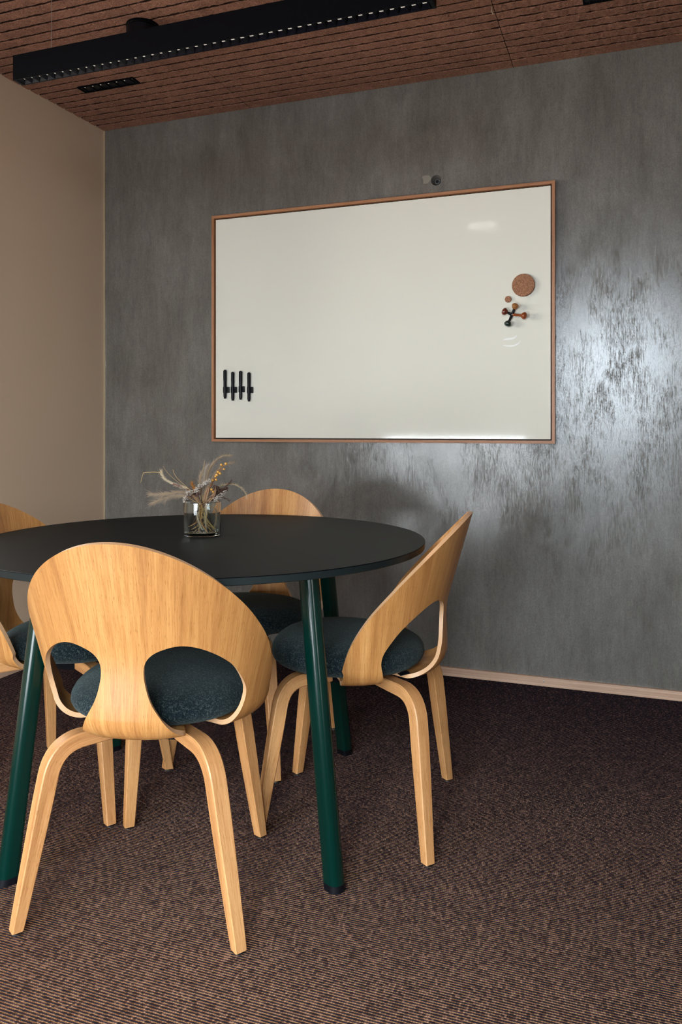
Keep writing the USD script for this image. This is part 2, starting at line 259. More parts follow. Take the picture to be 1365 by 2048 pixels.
bore = lathe([(0, 0.0), (0.0068, 0.0), (0.0068, 0.0008), (0, 0.0008)], 24); bore.apply_transform(trimesh.transformations.rotation_matrix(math.pi/2, [1, 0, 0])); bore.apply_translation([hole_c[0], WALL_Y+0.0195, hole_c[2]]); obj('bore', bore, 'black_plastic', wallb)
pc = on_back(853, 359)
pts = [(pc[0]+0.017*math.cos(a)*(1+0.25*math.sin(3*a+1)), pc[2]+0.022*math.sin(a)*(1+0.2*math.cos(2*a))) for a in np.linspace(0, 2*math.pi, 40, endpoint=False)]
pm = trimesh.creation.extrude_polygon(Polygon(pts), 0.0008, engine='earcut'); pm.vertices = np.c_[pm.vertices[:, 0], WALL_Y-pm.vertices[:, 2], pm.vertices[:, 1]]; pm.invert()
plain('filler', (0.21, 0.19, 0.155), 0.7); obj('filler_patch', pm, 'filler', wallb, label='pale filled patch beside the formwork hole')
def tilt_left(mesh):
    mesh.vertices[:, 0] += LTILT*(mesh.vertices[:, 1]-WALL_Y); return mesh
wl = man2tri(wall_with_opening('x', LEFT_X, -0.07, REAR_Y-0.2, WALL_Y, -0.05, CEIL_Z+0.05, WIN_LEFT))
obj('wall_left', tilt_left(wl), 'left_paint', kind='structure')
obj('wall_right', man2tri(wall_with_opening('x', RIGHT_X, 0.18, REAR_Y-0.2, WALL_Y, -0.05, CEIL_Z+0.05, WIN_RIGHT)), 'room_paint', kind='structure')
obj('wall_front', man2tri(wall_with_opening('y', REAR_Y, -0.18, LEFT_X-0.3, RIGHT_X+0.2, -0.05, CEIL_Z+0.05, WIN_REAR)-m3.Manifold.cube([WIN_LOW[1]-WIN_LOW[0], 1.0, 2.06-WIN_LOW[2]]).translate([WIN_LOW[0], REAR_Y-0.5, WIN_LOW[2]])), 'room_paint', kind='structure')
def rib_floor():
    P = 0.0066; ys, zs = [], []                      # dark raised ribs, tan yarn in the grooves between them
    y = REAR_Y-0.3
    for k in range(int((WALL_Y+0.1-y)/P)):
        for d, z in ((0.00, -0.0023), (0.0041, -0.0023), (0.0045, -0.0008), (0.0049, 0.0), (0.0057, 0.0), (0.0062, -0.0008)): ys.append(y+k*P+d); zs.append(z)
    n = len(ys); x0, x1 = LEFT_X-0.4, RIGHT_X+0.3
    V = np.vstack([np.c_[np.full(n, x0), ys, zs], np.c_[np.full(n, x1), ys, zs], [[x0, ys[0], -0.06], [x1, ys[0], -0.06], [x0, ys[-1], -0.06], [x1, ys[-1], -0.06]]])
    i = np.arange(n-1); F = np.vstack([np.c_[i, n+i, n+i+1], np.c_[i, n+i+1, i+1], [[2*n, 2*n+2, 2*n+1], [2*n+1, 2*n+2, 2*n+3]]])
    return trimesh.Trimesh(V, F, process=False)
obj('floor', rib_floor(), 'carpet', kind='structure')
plain('paving', (0.22, 0.20, 0.17), 0.9)
obj('ground', box(-15, 15, -16, 16, -0.3, -0.15), 'paving', kind='structure')
def window(n, wall, r):
    a, b, z0, z1 = r; w = UsdGeom.Xform.Define(stage, '/World/window_%d' % n); data(w, kind='structure'); w = w.GetPrim()
    e, d0, d1 = 0.035, 0.05, 0.11
    def put(p0, p1, q0, q1, dd0=d0, dd1=d1):
        if wall == 'rear': return box(p0, p1, REAR_Y-dd1, REAR_Y-dd0, q0, q1)
        if wall == 'right': return box(RIGHT_X+dd0, RIGHT_X+dd1, p0, p1, q0, q1)
        return tilt_left(box(LEFT_X-dd1+0.045, LEFT_X-dd0+0.045, p0, p1, q0, q1))
    for s in ((a, a+e, z0, z1), (b-e, b, z0, z1), (a+e, b-e, z0, z0+e), (a+e, b-e, z1-e, z1)): obj('window_frame', put(*s), 'window_paint', w)
    obj('pane', put(a+e, b-e, z0+e, z1-e, 0.078, 0.084), 'window_glass', w)
window(1, 'rear', WIN_REAR); window(2, 'left', WIN_LEFT); window(3, 'right', WIN_RIGHT); window(4, 'rear', WIN_LOW[:3]+(2.06,))
plain('blind_cloth', (0.30, 0.27, 0.23), 0.9)
bl = thing('roller_blind', 'grey roller blind half lowered over the rear window behind the photographer', 'blind', (0, 0, 0))
obj('blind_cloth', box(WIN_LOW[0]+0.01, WIN_LOW[1]-0.01, REAR_Y-0.030, REAR_Y-0.028, WIN_LOW[3]+0.02, 2.03), 'blind_cloth', bl)
obj('bottom_bar', box(WIN_LOW[0]+0.01, WIN_LOW[1]-0.01, REAR_Y-0.037, REAR_Y-0.021, WIN_LOW[3], WIN_LOW[3]+0.022, 0.004), 'window_paint', bl)
rl = trimesh.creation.cylinder(0.024, WIN_LOW[1]-WIN_LOW[0]-0.02, sections=32); rl.apply_transform(trimesh.transformations.rotation_matrix(math.pi/2, [0, 1, 0])); rl.apply_translation([(WIN_LOW[0]+WIN_LOW[1])/2, REAR_Y-0.029, 2.034]); obj('roller', rl, 'window_paint', bl, smooth=30)
gv = lambda ax, ay: (lambda v: np.c_[v[:, ax]*1.0, v[:, ay]])
obj('baseboard_back', box(LEFT_X+0.016, RIGHT_X, WALL_Y-0.014, WALL_Y, 0.0, 0.036), 'baseboard_wood', kind='structure', uv=lambda v: np.c_[v[:, 2]*1.0+v[:, 1], v[:, 0]*0.35])
obj('baseboard_left', tilt_left(box(LEFT_X, LEFT_X+0.014, REAR_Y, WALL_Y, 0.0, 0.040)), 'baseboard_wood', kind='structure', uv=lambda v: np.c_[v[:, 2]*1.0+v[:, 0], v[:, 1]*0.35])
obj('trim_1', box(LEFT_X, LEFT_X+0.007, WALL_Y-0.006, WALL_Y-0.0002, 0.036, CEIL_Z-0.001), 'bead_metal', kind='structure')
for px, py in ((1088, 1362.5),):
    s = on_back(px, py, 0.014); sc = lathe([(0, 0.0015), (0.003, 0.001), (0.0035, 0)], 16)
    sc.apply_transform(trimesh.transformations.rotation_matrix(math.pi/2, [1, 0, 0])); sc.apply_translation([s[0], WALL_Y-0.014, s[2]])
    obj('baseboard_screw', sc, 'steel', stage.GetPrimAtPath('/World/baseboard_back'))

# ceiling: wood-wool panels 1.2 x 0.605 m with eleven grooved ribs each, real grooves with ragged edges
ceil_ = data(UsdGeom.Xform.Define(stage, '/World/ceiling'), kind='structure')
obj('ceiling_slab', box(LEFT_X-0.35, RIGHT_X+0.3, REAR_Y-0.3, WALL_Y+0.02, CEIL_Z+0.026, CEIL_Z+0.1), 'dark_gap', ceil_)
PITCH, GW, GD = 0.0552, 0.0115, 0.013
def ceiling_panel(x0, x1, y1, nrib, first, fine, seed):
    """Panel hanging from y1 towards the camera; first = width of the rib next to y1."""
    ys, zs, kind = [y1-0.0012], [0.0], [0]; y = y1
    edges = [first]+[PITCH]*(nrib-1)
    for i, wd in enumerate(edges):
        y -= wd
        if i < nrib-1:
            for dy, dz, k in ((GW/2+0.0015, 0.0, 1), (GW/2, 0.0018, 1), (GW/2-0.0015, GD, 1), (-GW/2+0.0015, GD, 1), (-GW/2, 0.0018, 1), (-GW/2-0.0015, 0.0, 1)): ys.append(y+dy); zs.append(dz); kind.append(k)
        else: ys.append(y+0.0012); zs.append(0.0); kind.append(0)
    ys, zs, kind = map(np.array, (ys, zs, kind)); n = len(ys)
    xs = np.linspace(x0+0.0012, x1-0.0012, max(2, int((x1-x0)/0.009)) if fine else 2)
    X, Y = np.meshgrid(xs, ys); Zz = np.repeat(zs[:, None], len(xs), 1); K = np.repeat(kind[:, None], len(xs), 1)
    if fine:
        gi = np.cumsum(np.r_[0, np.diff(kind) > 0])
        P = np.stack([X*55, Y*220, np.full_like(X, seed*3.7)], -1)
        Y = Y+K*(meshkit.noise(P, 3)-0.5)*0.0075
        P2 = np.stack([X*120, Y*300, np.full_like(X, seed*1.7)], -1)
        Zz = Zz+np.where(Zz < 0.004, (meshkit.noise(P2, 5)-0.35)*0.0035, 0)*K
    bot = np.stack([X, Y, CEIL_Z+Zz], -1).reshape(-1, 3); m = len(xs)
    i, j = np.meshgrid(np.arange(n-1), np.arange(m-1), indexing='ij'); q = np.stack([i*m+j, i*m+j+1, (i+1)*m+j+1, (i+1)*m+j], -1).reshape(-1, 4)
    F = [np.vstack([q[:, [0, 1, 2]], q[:, [0, 2, 3]]])]
    V = [bot]; base = len(bot)
    ya, yb, xa, xb = ys[0], ys[-1], xs[0], xs[-1]                       # side walls and top
    ring = np.r_[np.arange(m), (np.arange(1, n))*m+m-1, (n-1)*m+np.arange(m-2, -1, -1), np.arange(n-2, 0, -1)*m]
    top = bot[ring].copy(); top[:, 2] = CEIL_Z+0.025; V.append(top); R = len(ring)
    a = ring; b = np.roll(ring, -1); A = base+np.arange(R); B = np.roll(A, -1)
    F.append(np.vstack([np.c_[a, A, B], np.c_[a, B, b]]))
    return trimesh.Trimesh(np.vstack(V), np.vstack(F), process=False)
xj = [LEFT_X-0.13, -1.663, -0.463, 0.737, RIGHT_X]
row_y, k, seed = WALL_Y, 0, 0
while row_y > REAR_Y:
    nr = 11; first = 0.068 if k == 0 else PITCH
    for x0, x1 in zip(xj[:-1], xj[1:]):
        seed += 1; fine = row_y > 1.7 and x0 < 0.8
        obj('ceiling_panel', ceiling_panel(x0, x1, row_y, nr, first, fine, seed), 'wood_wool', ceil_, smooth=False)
    row_y -= first+PITCH*(nr-1); k += 1

# ------------------------------------------------------------------ chairs: bent plywood shell, round pad, four laminated legs
AX0, AX1, AB0, AB1, SHY, ZT, EX = 0.249, 0.260, 0.208, 0.287, 0.0393, 0.819, 0.992
ZB, Z0, WF, WB = 0.455, 0.400, 0.15, 0.09
def pw(c, e): return np.sign(c)*np.abs(c)**e
def sstep(t): t = np.clip(t, 0, 1); return t*t*(3-2*t)
def ab(z): return AB0+AB1*(z-0.45)
def ax(z): return AX0+AX1*(z-0.45)
def shell_wall(th, z):
    e = 0.045*sstep((0.6-z)/0.2)*np.exp(-(np.abs(th)/math.radians(38))**4)
    return np.stack([ax(z)*pw(np.sin(th), EX), SHY-ab(z)*pw(np.cos(th), EX)-e, z+0*th], -1)
def shell_surface(th, w):
    phi = math.radians(82); rho = (ZB-Z0)/(1-math.cos(phi)); C = np.array([0, SHY, 0.0])
    B = shell_wall(th, np.full(th.shape, ZB)); d = B-C; d[..., 2] = 0; L = np.linalg.norm(d, axis=-1); d /= L[..., None]
    r = (L-rho*math.sin(phi))*np.clip(w/WF, 0, 1); u = np.clip((w-WF)/WB, 0, 1)*phi
    P = C+d*(r+rho*np.sin(u))[..., None]; P[..., 2] = Z0+rho*(1-np.cos(u))
    return np.where((w > WF+WB)[..., None], shell_wall(th, ZB+np.maximum(w-WF-WB, 0)), P)
def build_shell():
    rim = PchipInterpolator([0.445, 0.45, 0.50, 0.57, 0.65, 0.73, 0.785, ZT], [0.0245, 0.023, 0.005, -0.038, -0.109, -0.187, -0.2415, SHY-ab(ZT)])
    u = np.linspace(0, 1, 90); z = 0.452+(ZT-0.452)*(1-(1-u)**2)
    c = np.clip((SHY-rim(z))/ab(z), -1, 1); th = np.arccos(pw(c, 1/EX)); w = WF+WB+z-ZB
    right = [(a, b) for a, b in zip(np.degrees(th), w)][::-1]             # top centre -> low front end
    tail = [(84.5, 0.225), (86, 0.20), (89, 0.165), (94, 0.13), (105, 0.105), (125, 0.095), (150, 0.09), (180, 0.09)]
    half = right+tail
    pol = lambda q: [(b*math.sin(math.radians(a)), -b*math.cos(math.radians(a))) for a, b in q]
    R = pol(half); outer = R+[(-x, y) for x, y in R[::-1][1:-1]]
    hp = [(9.2, .335), (9.6, .355), (11.8, .371), (16, .383), (23, .391), (30, .3855), (37, .371), (44, .351), (50, .328), (55.5, .298), (59, .272), (59.6, .252), (58.3, .230), (56.5, .20), (56, .17), (55, .13), (51, .105), (43, .097), (36, .105), (32.5, .135), (31.5, .165), (29.5, .182), (25.5, .200), (21.5, .221), (17.5, .246), (13, .276), (10.3, .308)]
    H = np.array(pol(hp)); s = np.r_[0, np.cumsum(np.linalg.norm(np.diff(np.vstack([H, H[:1]]), axis=0), axis=1))]
    H = CubicSpline(s, np.vstack([H, H[:1]]), bc_type='periodic')(np.linspace(0, s[-1], 150, endpoint=False))
    cs = m3.CrossSection([outer], m3.FillRule.NonZero)
    for sg in (1, -1): cs = cs-m3.CrossSection([(H*[sg, 1])[::sg].tolist()], m3.FillRule.NonZero)
    T = 0.0105
    body = m3.Manifold.extrude(cs, 1.0).scale([1, 1, 0.012]).refine_to_length(0.009)
    dom = np.asarray(body.to_mesh().vert_properties)[:, :3]; tri = np.asarray(body.to_mesh().tri_verts)
    th = np.arctan2(dom[:, 0], -dom[:, 1]); w = np.hypot(dom[:, 0], dom[:, 1]); e = 1e-4
    P = shell_surface(th, w)
    def S(x, y): return shell_surface(np.arctan2(x, -y), np.hypot(x, y))
    du = S(dom[:, 0]+e, dom[:, 1])-S(dom[:, 0]-e, dom[:, 1]); dv = S(dom[:, 0], dom[:, 1]+e)-S(dom[:, 0], dom[:, 1]-e)
    n = np.cross(du, dv); n /= np.linalg.norm(n, axis=1, keepdims=True)+1e-12
    ply = dom[:, 2]/0.012
    V = P+n*(ply*T)[:, None]
    mesh = trimesh.Trimesh(V, tri, process=False)
    if mesh.volume < 0: mesh.invert()
    return mesh, dom, ply, V
SHELL, SH_DOM, SH_PLY, SH_V = build_shell(); SH_TREE = cKDTree(SH_V)
# veneer grain: across = horizontal arc length, along = profile length
def shell_uv(v):
    d = SH_DOM[SH_TREE.query(v)[1]]; th = np.arctan2(d[:, 0], -d[:, 1]); w = np.hypot(d[:, 0], d[:, 1])
    return np.c_[th*0.26, w]
def shell_ply(v): return SH_PLY[SH_TREE.query(v)[1]]

def leg_mesh(knee, foot, psi, sgn_x, sgn_y):
    """Bent laminated leg: an arm under the seat, a bend and a straight tapering shank down to the foot."""
    out = np.array([sgn_x*math.sin(psi), sgn_y*math.cos(psi), 0.0]); b = np.array([-out[1], out[0], 0.0])
    knee, foot = np.array(knee, float), np.array(foot, float)
    up = (knee-foot)/np.linalg.norm(knee-foot); R = 0.062
    ztop = Z0-0.019
    apex = foot+up*((ztop-foot[2])/up[2])
    arm = np.array([out[0], out[1], 0.0])
    p_arm0 = apex-arm*0.20
    a1, a2 = apex-arm*R, apex-up*R*1.05
    pts = [p_arm0+(a1-p_arm0)*t for t in (0, 0.35, 0.7)]
    for t in np.linspace(0, 1, 14): pts.append(a1*(1-t)**2+2*apex*t*(1-t)*1.0+a2*t**2)
    pts += [a2+(foot-a2)*t for t in (0.15, 0.35, 0.55, 0.75, 0.9, 1.0)]
    pts = np.array(pts); t = np.gradient(pts, axis=0); t[-1] = t[-2]; t /= np.linalg.norm(t, axis=1, keepdims=True)
    s = np.r_[0, np.cumsum(np.linalg.norm(np.diff(pts, axis=0), axis=1))]; fr = s/s[-1]
    W = np.interp(fr, [0, 0.35, 0.6, 1], [0.034, 0.036, 0.034, 0.026]); T = np.interp(fr, [0, 0.3, 0.55, 1], [0.026, 0.033, 0.034, 0.024])
    bb = b[None]-(t@b)[:, None]*t; bb /= np.linalg.norm(bb, axis=1, keepdims=True); n = np.cross(t, bb)
    ch = 0.0022; prof = []
    for sx, sy in ((1, 1), (-1, 1), (-1, -1), (1, -1)):
        prof += [(sx, sy, 'a'), (sx, sy, 'b')]
    ring = []
    def corner(i, w_, t_):
        h, k = w_/2, t_/2
        return [(h, k-ch), (h-ch, k), (-h+ch, k), (-h, k-ch), (-h, -k+ch), (-h+ch, -k), (h-ch, -k), (h, -k+ch)]
    V = []
    for i in range(len(pts)):
        for x, y in corner(i, W[i], T[i]): V.append(pts[i]+bb[i]*x+n[i]*y)
    V = np.array(V); V[-8:, 2] = foot[2]
    F = []
    for i in range(len(pts)-1):
        for j in range(8):
            k = (j+1) % 8; q = (i*8+j, i*8+k, (i+1)*8+k, (i+1)*8+j); F += [[q[0], q[1], q[2]], [q[0], q[2], q[3]]]
    N = len(V); V = np.vstack([V, V[:8].mean(0), V[-8:].mean(0)])
    for j in range(8):
        k = (j+1) % 8; F += [[N, k, j], [N+1, N-8+j, N-8+k]]
    m = trimesh.Trimesh(V, np.array(F), process=False)
    if m.volume < 0: m.invert()
    tree = cKDTree(pts)
    def uv(v):
        i = tree.query(v)[1]; d = v-pts[i]
        return np.c_[(d*bb[i]).sum(1)+(d*n[i]).sum(1)*0.7, s[i]+(d*t[i]).sum(1)]
    return m, uv
def cushion_mesh():
    prof = [(0.0, 0.494), (0.06, 0.4935), (0.11, 0.491), (0.15, 0.4865), (0.178, 0.479), (0.197, 0.468), (0.2075, 0.455), (0.2105, 0.443), (0.207, 0.431), (0.197, 0.421), (0.182, 0.4145), (0.15, 0.412), (0.0, 0.412)]
    p = np.array(prof); s = np.r_[0, np.cumsum(np.linalg.norm(np.diff(p, axis=0), axis=1))]
    p = PchipInterpolator(s, p)(np.linspace(0, s[-1], 40))
    p[0, 0] = 0; p[-1, 0] = 0
    m = lathe(p[::-1], 72)
    v = m.vertices; a = np.arctan2(v[:, 1], v[:, 0]); r = np.hypot(v[:, 0], v[:, 1])
    k = 1+0.018*np.cos(4*a)*-1*(r/0.21)**2
    v[:, 0] *= k*1.015; v[:, 1] *= k; v[:, 2] += 0.010*np.clip(v[:, 1]/0.21, -1, 1)*(v[:, 2]-0.412)/0.082
    v[:, 1] += 0.062; m.vertices = v; return m
CUSHION = cushion_mesh()
def cushion_uv(v): return np.c_[v[:, 0]+0.3*(v[:, 2]-0.45)*np.sign(v[:, 0]), v[:, 1]+1.2*(v[:, 2]-0.45)]
GLIDE = lathe([(0, 0), (0.0085, 0), (0.0095, 0.001), (0.0095, 0.0035), (0, 0.0035)], 20)
GLIDE_PAD = lathe([(0, 0.0035), (0.0105, 0.0035), (0.0105, 0.0075), (0, 0.0075)], 20)
LEGS = {}
for sx in (-1, 1):
    LEGS[(sx, -1)] = leg_mesh((sx*(0.235-0.062), -0.1845+0.033, 0.36), (sx*0.235, -0.1845, 0.0075), math.radians(44), sx, -1)+((sx*0.235, -0.1845),)
    LEGS[(sx, 1)] = leg_mesh((sx*(0.175-0.040), 0.2585-0.050, 0.36), (sx*0.175, 0.2585, 0.0075), math.radians(36), sx, 1)+((sx*0.175, 0.2585),)
def chair(X, Z, ang, label, tab=False):
    x, y = c2w(X, Z)
    t = thing('oak_chair', label, 'chair', (x, y, 0), ang+YAW-math.pi/2, 'oak shell chairs around the table')
    obj('shell', SHELL, 'oak_veneer', t, smooth=38, uv=shell_uv, extra={'ply': shell_ply})
    obj('seat_cushion', CUSHION, 'seat_fabric', t, smooth=True, uv=cushion_uv)
    for key in ((-1, -1), (1, -1), (-1, 1), (1, 1)):
        m, uv, ft = LEGS[key]
        lg = obj('leg', m, 'oak_leg', t, smooth=30, uv=uv)
        g = GLIDE.copy(); g.apply_translation([ft[0], ft[1], 0]); obj('glide', g, 'steel', lg, smooth=30)
        g = GLIDE_PAD.copy(); g.apply_translation([ft[0], ft[1], 0]); obj('glide_pad', g, 'black_plastic', lg, smooth=30)
    obj('hub_plate', box(-0.07, 0.07, -0.06, 0.10, Z0-0.034, Z0-0.0015), 'black_metal', t)
    if tab:
        b = box(-0.016, 0.016, -0.001, 0.001, -0.006, 0.006); b.apply_transform(trimesh.transformations.rotation_matrix(math.radians(-75), [1, 0, 0])); b.apply_transform(trimesh.transformations.rotation_matrix(math.radians(-38), [0, 0, 1])); b.apply_translation([-0.112, -0.108, 0.4155])
        obj('label_tab', b, 'black_plastic', t, label='small black fabric tab under the seat pad')
    return t
chair(-0.412, 1.788, 1.442, 'nearest oak chair with its back to us, two round cut-outs flanking the spine')
chair(0.081, 2.161, 2.910, 'oak chair at the right of the table, seen from the side', tab=True)
chair(-0.299, 2.630, -1.812, 'oak chair behind the black table, its rounded back rising against the concrete wall')
chair(-0.816, 2.309, -0.233, 'oak chair at the left edge of the picture, facing right towards the table')

# ------------------------------------------------------------------ table
TX, TZ = -0.3767, 2.1846; tx, ty = c2w(TX, TZ); TR, TH_ = 0.6055, 0.740
table = thing('round_table', 'round black-topped table on four splayed dark green legs', 'table', (tx, ty, 0), YAW-0.0353)
top = lathe([(0, TH_-0.0019), (TR-0.0003, TH_-0.0019), (TR-0.0003, TH_-0.0012), (TR-0.0012, TH_), (0, TH_)], 160)
plain('table_edging', (0.008, 0.013, 0.0135), 0.45, specular_ior_level=0.3)
obj('edge_band', lathe([(0, TH_-0.018), (TR-0.004, TH_-0.018), (TR-0.0015, TH_-0.0165), (TR, TH_-0.002), (0, TH_-0.002)], 160), 'table_edging', table, smooth=30)
obj('tabletop', top, 'table_laminate', table, smooth=30)
def tleg(cx, cz):
    f = np.array([cx*0.3766, cz*0.3766, 0.016]); t = np.array([cx*0.3120, cz*0.3120, TH_-0.0182])
    o = math.atan2(cz, cx)                                              # rounded towards the outside, flat inside
    sec = []
    for k in range(40):
        a = 2*math.pi*k/40; c, s = math.cos(a), math.sin(a)
        p = 2.4 if c > 0 else 7.0; r = (abs(c)**p+abs(s)**p)**(-1/p)*0.0205
        sec.append((r*c, r*s))
    sec = np.array(sec); co, so = math.cos(o), math.sin(o); sec = np.c_[sec[:, 0]*co-sec[:, 1]*so, sec[:, 0]*so+sec[:, 1]*co]
    def loft(p, q, k=1.0):
        n = len(sec); V = np.vstack([np.c_[sec*k+p[:2], np.full(n, p[2])], np.c_[sec*k+q[:2], np.full(n, q[2])], p, q]); F = []
        for i in range(n):
            j = (i+1) % n; F += [[i, j, n+j], [i, n+j, n+i], [2*n, j, i], [2*n+1, n+i, n+j]]
        return trimesh.Trimesh(V, np.array(F), process=False)
    f0 = f+(f-t)*((0.016)/(t[2]-f[2]))
    lg = obj('leg', loft(f, t), 'green_metal', table, smooth=35)
    obj('foot_cap', loft(np.array([f0[0], f0[1], 0.0]), f, 1.015), 'black_plastic', lg, smooth=35)
for c in ((1, -1), (1, 1), (-1, -1), (-1, 1)): tleg(*c)

# ------------------------------------------------------------------ whiteboard and what hangs on it
bz1, bz0 = 2.034, 0.980; bx0, bx1 = on_back(426.5, 600, 0.015)[0], on_back(1111.5, 600, 0.015)[0]
board = thing('whiteboard', 'white glass board in a slim oak frame on the concrete wall', 'whiteboard', (0, 0, 0))
FW, FD = 0.0125, 0.030
def rail(a, b, a2, b2):
    """Mitred frame rail: quad a-b (outer) a2-b2 (inner) in x,z, extruded in y."""
    pg = Polygon([a, b, b2, a2]); m = trimesh.creation.extrude_polygon(pg, FD, engine='earcut')
    m.vertices = np.c_[m.vertices[:, 0], WALL_Y-0.0005-m.vertices[:, 2], m.vertices[:, 1]]; m.invert(); return m
o = [(bx0, bz0), (bx1, bz0), (bx1, bz1), (bx0, bz1)]; i_ = [(bx0+FW, bz0+FW), (bx1-FW, bz0+FW), (bx1-FW, bz1-FW), (bx0+FW, bz1-FW)]
for k in range(4):
    hz = k % 2 == 0
    obj('frame_rail', rail(o[k], o[(k+1) % 4], i_[k], i_[(k+1) % 4]), 'frame_wood', board, uv=(lambda v: np.c_[v[:, 2]+v[:, 1], v[:, 0]]) if hz else (lambda v: np.c_[v[:, 0]+v[:, 1], v[:, 2]]))
obj('backing', box(bx0+FW, bx1-FW, WALL_Y-0.010, WALL_Y-0.001, bz0+FW, bz1-FW), 'dark_gap', board)
PY = WALL_Y-0.0215; GAP = 0.005
obj('glass_panel', box(bx0+FW+GAP, bx1-FW-GAP, PY, WALL_Y-0.010, bz0+FW+GAP, bz1-FW-GAP, 0.0012), 'white_glass', board, smooth=30)
def onboard(px, py): p = on_back(px, py, WALL_Y-PY); return p
def faced(m, p):                                          # local +z out of the board, towards the room
    R = np.eye(4); R[:3, :3] = np.array([[1, 0, 0], [0, 0, -1], [0, 1, 0]]).astype(float)
    m = m.copy(); m.apply_transform(R); m.apply_translation(p); return m
def reflection_streak(pts, w, parent):  # thin white strip on the glass, standing in for a bright reflection
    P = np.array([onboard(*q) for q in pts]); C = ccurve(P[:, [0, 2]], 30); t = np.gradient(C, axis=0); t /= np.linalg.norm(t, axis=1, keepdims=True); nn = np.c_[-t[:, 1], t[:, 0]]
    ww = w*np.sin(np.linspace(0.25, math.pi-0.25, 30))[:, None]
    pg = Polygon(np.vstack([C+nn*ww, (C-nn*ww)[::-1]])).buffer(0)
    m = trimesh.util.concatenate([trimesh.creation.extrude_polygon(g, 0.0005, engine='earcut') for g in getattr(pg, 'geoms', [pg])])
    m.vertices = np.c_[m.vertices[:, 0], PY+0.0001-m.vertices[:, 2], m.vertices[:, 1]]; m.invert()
    obj('eraser_smear', m, 'reflection_white', parent, label='faint white painted reflection below the pin magnets')
reflection_streak([(1006, 681), (1016, 678), (1028, 676), (1034, 670)], 0.004, board); reflection_streak([(1006, 690), (1020, 692), (1034, 689), (1042, 681)], 0.003, board)
# four black markers in clips
for k, (x, y0, y1, hx0, hx1, hy0, hy1, lab) in enumerate((
        (452.5, 740, 797.5, 449.5, 460, 774, 786, 'leftmost'), (467.8, 744, 801.5, 464, 475, 774, 786, 'second from the left'),
        (483.5, 742, 799.5, 479.5, 490.5, 772.5, 784.5, 'second from the right'), (500.3, 745, 803, 496.5, 507.5, 774, 786.5, 'rightmost'))):
    p0, p1 = onboard(x, y1), onboard(x, y0); L = p1[2]-p0[2]; r = 0.0072; off = 0.0105
    mk = thing('marker_pen', 'black marker pen clipped upright on the whiteboard, %s of the four' % lab, 'marker', (p0[0], PY-off, p0[2]), 0, 'black markers on the whiteboard')
    obj('barrel', lathe([(0, 0), (r*0.72, 0), (r*0.78, 0.006), (r*0.92, 0.008), (r, 0.011), (r, L*0.62), (0, L*0.62)], 28), 'black_plastic', mk, smooth=35)
    cp = lathe([(0, L*0.62), (r*1.06, L*0.62), (r*1.06, L*0.97), (r*0.7, L*0.985), (r*0.6, L), (0, L)], 28)
    cb = obj('cap', cp, 'black_plastic', mk, smooth=35)
    obj('pocket_clip', box(-0.0022, 0.0022, -r*1.06-0.0035, -r*0.8, L*0.66, L*0.95), 'black_plastic', cb)
    q0, q1 = onboard(hx0, hy1), onboard(hx1, hy0)
    cl = thing('pen_clip', 'small black magnetic clip gripping the %s marker' % lab, 'clip', (p0[0], PY, q0[2]), 0, 'black pen clips on the whiteboard')
    hh = q1[2]-q0[2]
    obj('clip_base', box(0.0085, q1[0]-p0[0], -0.012, 0, 0, hh, 0.0012), 'black_plastic', cl, smooth=30)
    ring = m3.Manifold.cylinder(hh, r+0.0018, r+0.0018, 32)-m3.Manifold.cylinder(hh*3, r+0.0004, r+0.0004, 32).translate([0, 0, -hh])
    obj('clip_ring', man2tri(ring.translate([0, -off, 0])), 'black_plastic', cl, smooth=35)
# cork magnets and pins
def cork(px, py, rpx, th, label):
    p = onboard(px, py); r = rpx*3.07/FPX
    t = thing('cork_disc', label, 'magnet', (p[0], PY, p[2]), 0, 'cork magnets on the whiteboard')
    m = lathe([(0, th), (r*0.90, th), (r*0.97, th*0.93), (r, th*0.75), (r, 0.002), (0, 0.002)], 56)
    obj('cork_face', faced(m, (0, 0, 0)), 'cork', t, smooth=35)
    obj('magnet_back', faced(lathe([(0, 0), (r*0.8, 0), (r*0.8, 0.002), (0, 0.002)], 40), (0, 0, 0)), 'black_metal', t, smooth=30)
cork(1048, 571, 23.6, 0.016, 'large round cork magnet near the right edge of the whiteboard')
cork(1017.3, 599, 6.8, 0.010, 'tiny round cork magnet below left of the large cork one')
cc = onboard(1026, 630)
for nm, px, py, mt, k in (('amber', 1012.5, 625, 'red_amber', 1.0), ('tan', 1032.5, 614.5, 'tan_amber', 0.95), ('brown', 1050, 633, 'amber_glass', 1.0), ('dark green', 1018.5, 648.5, 'bottle_green', 1.02)):
    h = onboard(px, py)-cc; pin = thing('pin_magnet', '%s glossy pin magnet splayed from the clustered four on the whiteboard' % nm, 'magnet', (cc[0], PY-0.014, cc[2]), 0, 'pin magnets on the whiteboard')
    L = math.hypot(h[0], h[2])*0.98; D = np.array([h[0], -0.010, h[2]]); L = np.linalg.norm(D); D /= L
    T = trimesh.geometry.align_vectors([0, 0, 1], D)
    hd = lathe([(0, L-0.006), (0.007, L-0.0065), (0.0120*k, L-0.002), (0.0152*k, L+0.005), (0.0150*k, L+0.009), (0.0115*k, L+0.014), (0.006*k, L+0.0165), (0, L+0.017)], 32); hd.apply_translation([0, 0, -0.004]); hd.apply_transform(T)
    st = lathe([(0, 0.004), (0.0065, 0.004), (0.0055, 0.010), (0.0045, L*0.6), (0.006, L-0.010), (0, L-0.010)], 24); st.apply_transform(T)
    obj('pin_head', hd, mt, pin, smooth=35); obj('pin_neck', st, 'black_plastic' if nm != 'brown' else 'amber_glass', pin, smooth=35)

